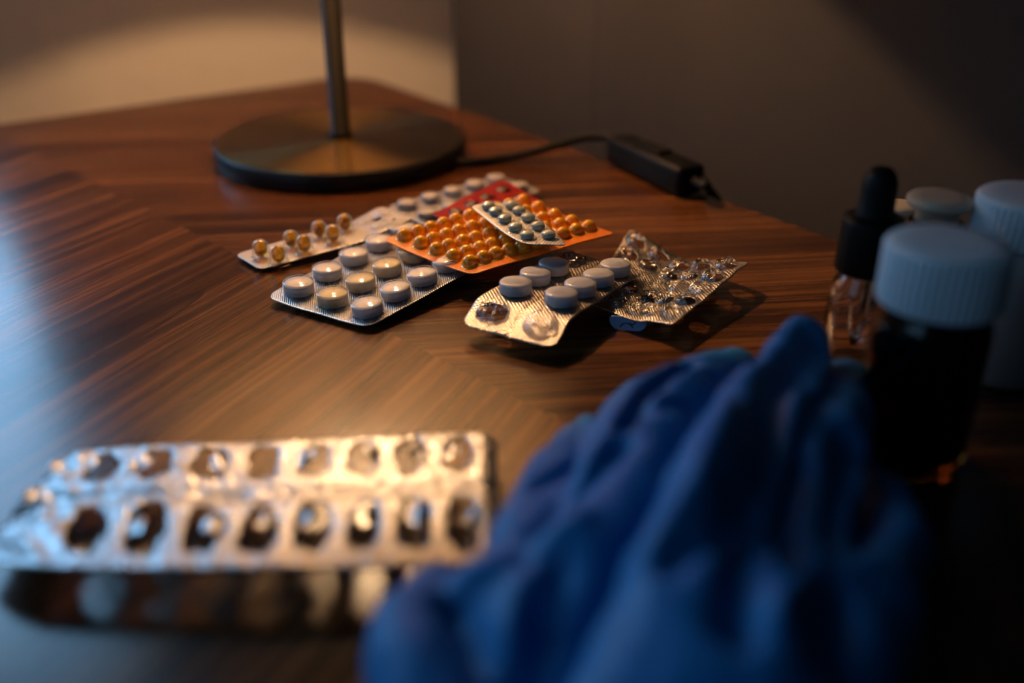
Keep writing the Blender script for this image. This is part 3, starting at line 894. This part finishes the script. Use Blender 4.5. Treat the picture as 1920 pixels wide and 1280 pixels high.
# white bottle at the edge
wb = placed('white_pill_bottle', 1862, 690, 'white plastic pill bottle with a pale ribbed cap, behind the amber bottle', 'bottle')
link('white_body', lathe('white_body', [(0, 0), (0.0165, 0), (0.0180, 0.0015), (0.0185, 0.004), (0.0185, 0.042), (0.0173, 0.046), (0.0150, 0.0490), (0.0150, 0.060), (0, 0.060)], 56), M['bottle_white'], parent=wb)
link('ribbed_cap', lathe('ribbed_cap', cap_profile(0.0180, 0.0500, 0.0150), 288, rib=(2, 3, 48, 0.0008)), M['cap_white'], parent=wb)
# vials with rubber stoppers
def vial(loc, label, k=1.0):
    o = empty('glass_vial', loc)
    tag(o, label, 'vial', 'stoppered glass vials')
    S = lambda pr: [(r * k, z * k) for r, z in pr]
    link('glass_body', lathe('glass_body', S([(0, 0.0006), (0.0125, 0), (0.0140, 0.0015), (0.0140, 0.038), (0.0128, 0.042), (0.0088, 0.045), (0.0078, 0.047), (0.0078, 0.049), (0.0090, 0.050), (0.0092, 0.0525), (0.0066, 0.0528),
         (0.0064, 0.047), (0.0074, 0.0445), (0.0118, 0.041), (0.0127, 0.037), (0.0127, 0.003), (0.0110, 0.0018), (0, 0.0022)]), 48), M['glass'], parent=o)
    link('stopper', lathe('stopper', S([(0, 0.045), (0.0060, 0.045), (0.0062, 0.0530), (0.0072, 0.0531), (0.0070, 0.0575), (0.0098, 0.0580), (0.0108, 0.0588), (0.0108, 0.0605), (0.0100, 0.0613), (0.0060, 0.0616), (0, 0.0617)]), 48), M['stopper'], parent=o)
    return o
p = at(1764, 366, 0.0617)
vial(Vector((p.x, p.y, 0)), 'clear glass vial with grey rubber stopper, behind the amber bottle')
p = at(1690, 382, 0.0444)
vial(Vector((p.x, p.y, 0)), 'small clear glass vial hidden behind the dropper bottle', 0.72)

# ------------------------------------------------------------------ nitrile gloves
def limb(bm, pts, wid, thk, up=Vector((0, 0, 1)), n=20, sub=6, roll=0.0):
    """swept flattened tube: pts with half-widths and half-thicknesses, rounded ends"""
    P = catmull(pts, sub)
    def interp(A):
        out = []
        for i in range(len(A) - 1):
            for k in range(sub): 
                f = k / sub; f = f * f * (3 - 2 * f)
                out.append(A[i] + (A[i + 1] - A[i]) * f)
        out.append(A[-1]); return out
    W, H = interp(wid), interp(thk)
    rings = []
    m = len(P)
    for i, p in enumerate(P):
        t = (P[min(i + 1, m - 1)] - P[max(i - 1, 0)]).normalized()
        s = t.cross(up).normalized()
        q = s.cross(t).normalized()
        if roll:
            s, q = s * math.cos(roll) + q * math.sin(roll), q * math.cos(roll) - s * math.sin(roll)
        rings.append([bm.verts.new(p + s * (W[i] * math.cos(a)) + q * (H[i] * math.sin(a))) for a in [2 * math.pi * k / n for k in range(n)]])
    for a, b in zip(rings, rings[1:]):
        for k in range(n): bm.faces.new((a[k], a[(k + 1) % n], b[(k + 1) % n], b[k]))
    for ring, sgn in ((rings[0], -1), (rings[-1], 1)):
        i0 = 0 if sgn < 0 else m - 1
        t = (P[1] - P[0]).normalized() * -1 if sgn < 0 else (P[-1] - P[-2]).normalized()
        prev = ring
        c0 = P[i0]
        hmin = min(W[i0], H[i0])
        for f in (0.5, 0.85):
            cur = [bm.verts.new(c0 + (v.co - c0) * math.sqrt(1 - f * f) + t * f * hmin * 1.15) for v in ring]
            for k in range(n):
                q4 = (prev[k], prev[(k + 1) % n], cur[(k + 1) % n], cur[k])
                bm.faces.new(q4 if sgn > 0 else q4[::-1])
            prev = cur
        tip = bm.verts.new(c0 + t * hmin * 1.15)
        for k in range(n):
            q3 = (prev[k], prev[(k + 1) % n], tip)
            bm.faces.new(q3 if sgn > 0 else q3[::-1])

def glove(label, limbs, seed, wrinkle=0.0022, folds=()):
    bm = bmesh.new()
    for args in limbs: limb(bm, *args[:3], **(args[3] if len(args) > 3 else {}))
    bmesh.ops.recalc_face_normals(bm, faces=bm.faces)
    me = bpy.data.meshes.new('glove_raw'); bm.to_mesh(me); bm.free()
    tmp = bpy.data.objects.new('glove_raw', me); COL.objects.link(tmp)
    md = tmp.modifiers.new('r', 'REMESH'); md.mode = 'VOXEL'; md.voxel_size = 0.0015
    sm = tmp.modifiers.new('s', 'SMOOTH'); sm.factor = 0.5; sm.iterations = 3
    dg = bpy.context.evaluated_depsgraph_get()
    ev = tmp.evaluated_get(dg)
    me2 = bpy.data.meshes.new_from_object(ev)
    bpy.data.objects.remove(tmp); bpy.data.meshes.remove(me)
    nm = [v.normal.copy() for v in me2.vertices]
    fl = [([at(x, y, 0.028) for x, y in pl], w_, a_) for pl, w_, a_ in folds]
    def fold(c):
        d = 0.0
        for pl, w_, a_ in fl:
            best = 9.0
            for p, q in zip(pl, pl[1:]):
                ex, ey = q.x - p.x, q.y - p.y
                t = min(1, max(0, ((c.x - p.x) * ex + (c.y - p.y) * ey) / (ex * ex + ey * ey)))
                best = min(best, math.hypot(c.x - p.x - ex * t, c.y - p.y - ey * t))
            d += a_ * math.exp(-(best / w_) ** 2)
        return d
    for v, n_ in zip(me2.vertices, nm):
        c = v.co
        q = Vector((c.x * 38 + c.y * 16, c.y * 17 - c.x * 8, c.z * 26 + seed))
        f1 = 1 - 2 * abs(noise.noise(q))
        q2 = Vector((c.x * 90 - c.y * 30, c.y * 60 + c.x * 30, c.z * 70 + seed * 2))
        f2 = 1 - 2 * abs(noise.noise(q2))
        d = wrinkle * (f1 - 0.35) + wrinkle * 0.45 * (f2 - 0.4)
        v.co = c + n_ * d + Vector((0, 0, max(0.0, n_.z) * fold(c)))
        if v.co.z < 0.0004: v.co.z = 0.0004
    smooth(me2)
    base = Vector((sum(v.co.x for v in me2.vertices) / len(me2.vertices), sum(v.co.y for v in me2.vertices) / len(me2.vertices), 0))
    me2.transform(Matrix.Translation(-base))
    me2.materials.clear(); me2.materials.append(M['nitrile'])
    o = bpy.data.objects.new('nitrile_glove', me2)
    COL.objects.link(o); o.location = base
    tag(o, label, 'glove', 'blue nitrile gloves')
    return o

# first glove: three fingers reach towards the blister packs, its thumb lies out by the foil pack
glove('blue nitrile glove beside the foil pack, three bent fingers towards the white tablets', [
    ([at(1100, 792, 0.013), at(1080, 838, 0.018), at(1052, 905, 0.021), at(1020, 1000, 0.021), at(985, 1100, 0.020)], [0.0035, 0.0085, 0.0112, 0.0120, 0.0120], [0.003, 0.006, 0.007, 0.008, 0.008]),
    ([at(1272, 748, 0.005), at(1235, 742, 0.014), at(1185, 785, 0.021), at(1140, 855, 0.022), at(1100, 950, 0.020), at(1040, 1080, 0.018)], [0.0070, 0.0085, 0.0095, 0.0090, 0.0100, 0.012], [0.005, 0.007, 0.008, 0.007, 0.008, 0.009]),
    ([at(1378, 686, 0.016), at(1340, 708, 0.022), at(1260, 772, 0.030), at(1195, 862, 0.032), at(1165, 960, 0.030), at(1100, 1060, 0.028), at(1040, 1140, 0.024)], [0.0072, 0.0100, 0.0145, 0.0140, 0.0130, 0.0125, 0.012], [0.006, 0.008, 0.010, 0.009, 0.009, 0.010, 0.009]),
    ([at(822, 1078, 0.014), at(806, 1112, 0.018), at(780, 1180, 0.020), at(790, 1270, 0.020), at(850, 1360, 0.018)], [0.0035, 0.0065, 0.0095, 0.0115, 0.016], [0.0035, 0.006, 0.008, 0.010, 0.010]),
    ([at(1040, 1060, 0.018), at(990, 1140, 0.020), at(940, 1230, 0.018), at(900, 1340, 0.016), at(860, 1500, 0.014)], [0.014, 0.019, 0.022, 0.022, 0.022], [0.009, 0.011, 0.011, 0.010, 0.008]),
    ([at(1180, 1000, 0.007), at(1080, 1150, 0.008), at(1010, 1300, 0.008)], [0.008, 0.010, 0.012], [0.005, 0.006, 0.007]),
], 3.0, wrinkle=0.0009, folds=[
    ([(1290, 718), (1215, 790), (1165, 870)], 0.0024, -0.0050), ([(1030, 1020), (1110, 950), (1160, 905)], 0.0035, -0.0050), ([(1010, 905), (1075, 880), (1110, 860)], 0.003, -0.0025),
    ([(1240, 790), (1330, 800)], 0.003, -0.0022), ([(1175, 850), (1290, 825)], 0.003, -0.0028), ([(1330, 745), (1390, 735)], 0.0018, -0.0022), ([(1335, 690), (1400, 690)], 0.0015, -0.0016),
    ([(862, 1130), (910, 1230), (930, 1290)], 0.0045, -0.0060), ([(890, 1080), (1010, 1050), (1080, 1040)], 0.004, 0.0025), ([(990, 1120), (930, 1250)], 0.0045, 0.0030),
    ([(1050, 1110), (1010, 1200), (980, 1290)], 0.004, -0.0040)])
# second glove
glove('crumpled blue nitrile glove with one thick finger pointing up at the dropper bottle', [
    ([at(1503, 648, 0.032), at(1488, 692, 0.034), at(1425, 780, 0.036), at(1370, 880, 0.038), at(1335, 990, 0.038), at(1290, 1110, 0.034)], [0.0080, 0.0096, 0.0116, 0.0125, 0.0130, 0.014], [0.009, 0.0105, 0.011, 0.011, 0.011, 0.012]),
    ([at(1585, 712, 0.018), at(1575, 770, 0.025), at(1550, 850, 0.028), at(1510, 960, 0.030), at(1470, 1080, 0.030)], [0.0070, 0.0090, 0.0105, 0.0115, 0.0130], [0.006, 0.008, 0.010, 0.010, 0.011]),
    ([at(1480, 800, 0.020), at(1460, 900, 0.024), at(1420, 1040, 0.026)], [0.009, 0.011, 0.013], [0.007, 0.009, 0.010]),
    ([at(1625, 880, 0.008), at(1672, 960, 0.015), at(1672, 1040, 0.019), at(1610, 1150, 0.022), at(1560, 1260, 0.022)], [0.004, 0.0060, 0.0085, 0.0120, 0.014], [0.004, 0.007, 0.009, 0.011, 0.012]),
    ([at(1330, 1010, 0.034), at(1340, 1120, 0.034), at(1330, 1260, 0.030), at(1330, 1420, 0.026), at(1330, 1600, 0.020)], [0.013, 0.019, 0.024, 0.028, 0.030], [0.012, 0.013, 0.013, 0.012, 0.010]),
    ([at(1470, 1060, 0.026), at(1500, 1180, 0.024), at(1480, 1350, 0.020)], [0.015, 0.019, 0.021], [0.012, 0.013, 0.012]),
    ([at(1270, 1150, 0.020), at(1180, 1230, 0.018), at(1130, 1330, 0.016)], [0.010, 0.012, 0.014], [0.008, 0.008, 0.009]),
], 8.0, wrinkle=0.0012, folds=[
    ([(1520, 700), (1440, 830), (1420, 1000), (1380, 1150), (1370, 1280)], 0.0045, -0.0065), ([(1345, 900), (1290, 1040), (1200, 1150)], 0.004, 0.0040),
    ([(1250, 1180), (1330, 1130), (1370, 1050)], 0.003, -0.0030), ([(1590, 880), (1560, 1000), (1560, 1120), (1520, 1280)], 0.005, -0.0060),
    ([(1600, 1090), (1500, 1180), (1440, 1270)], 0.0045, 0.0045), ([(1480, 940), (1480, 1060), (1450, 1200)], 0.004, -0.0035), ([(1545, 715), (1500, 800)], 0.003, -0.0035)])
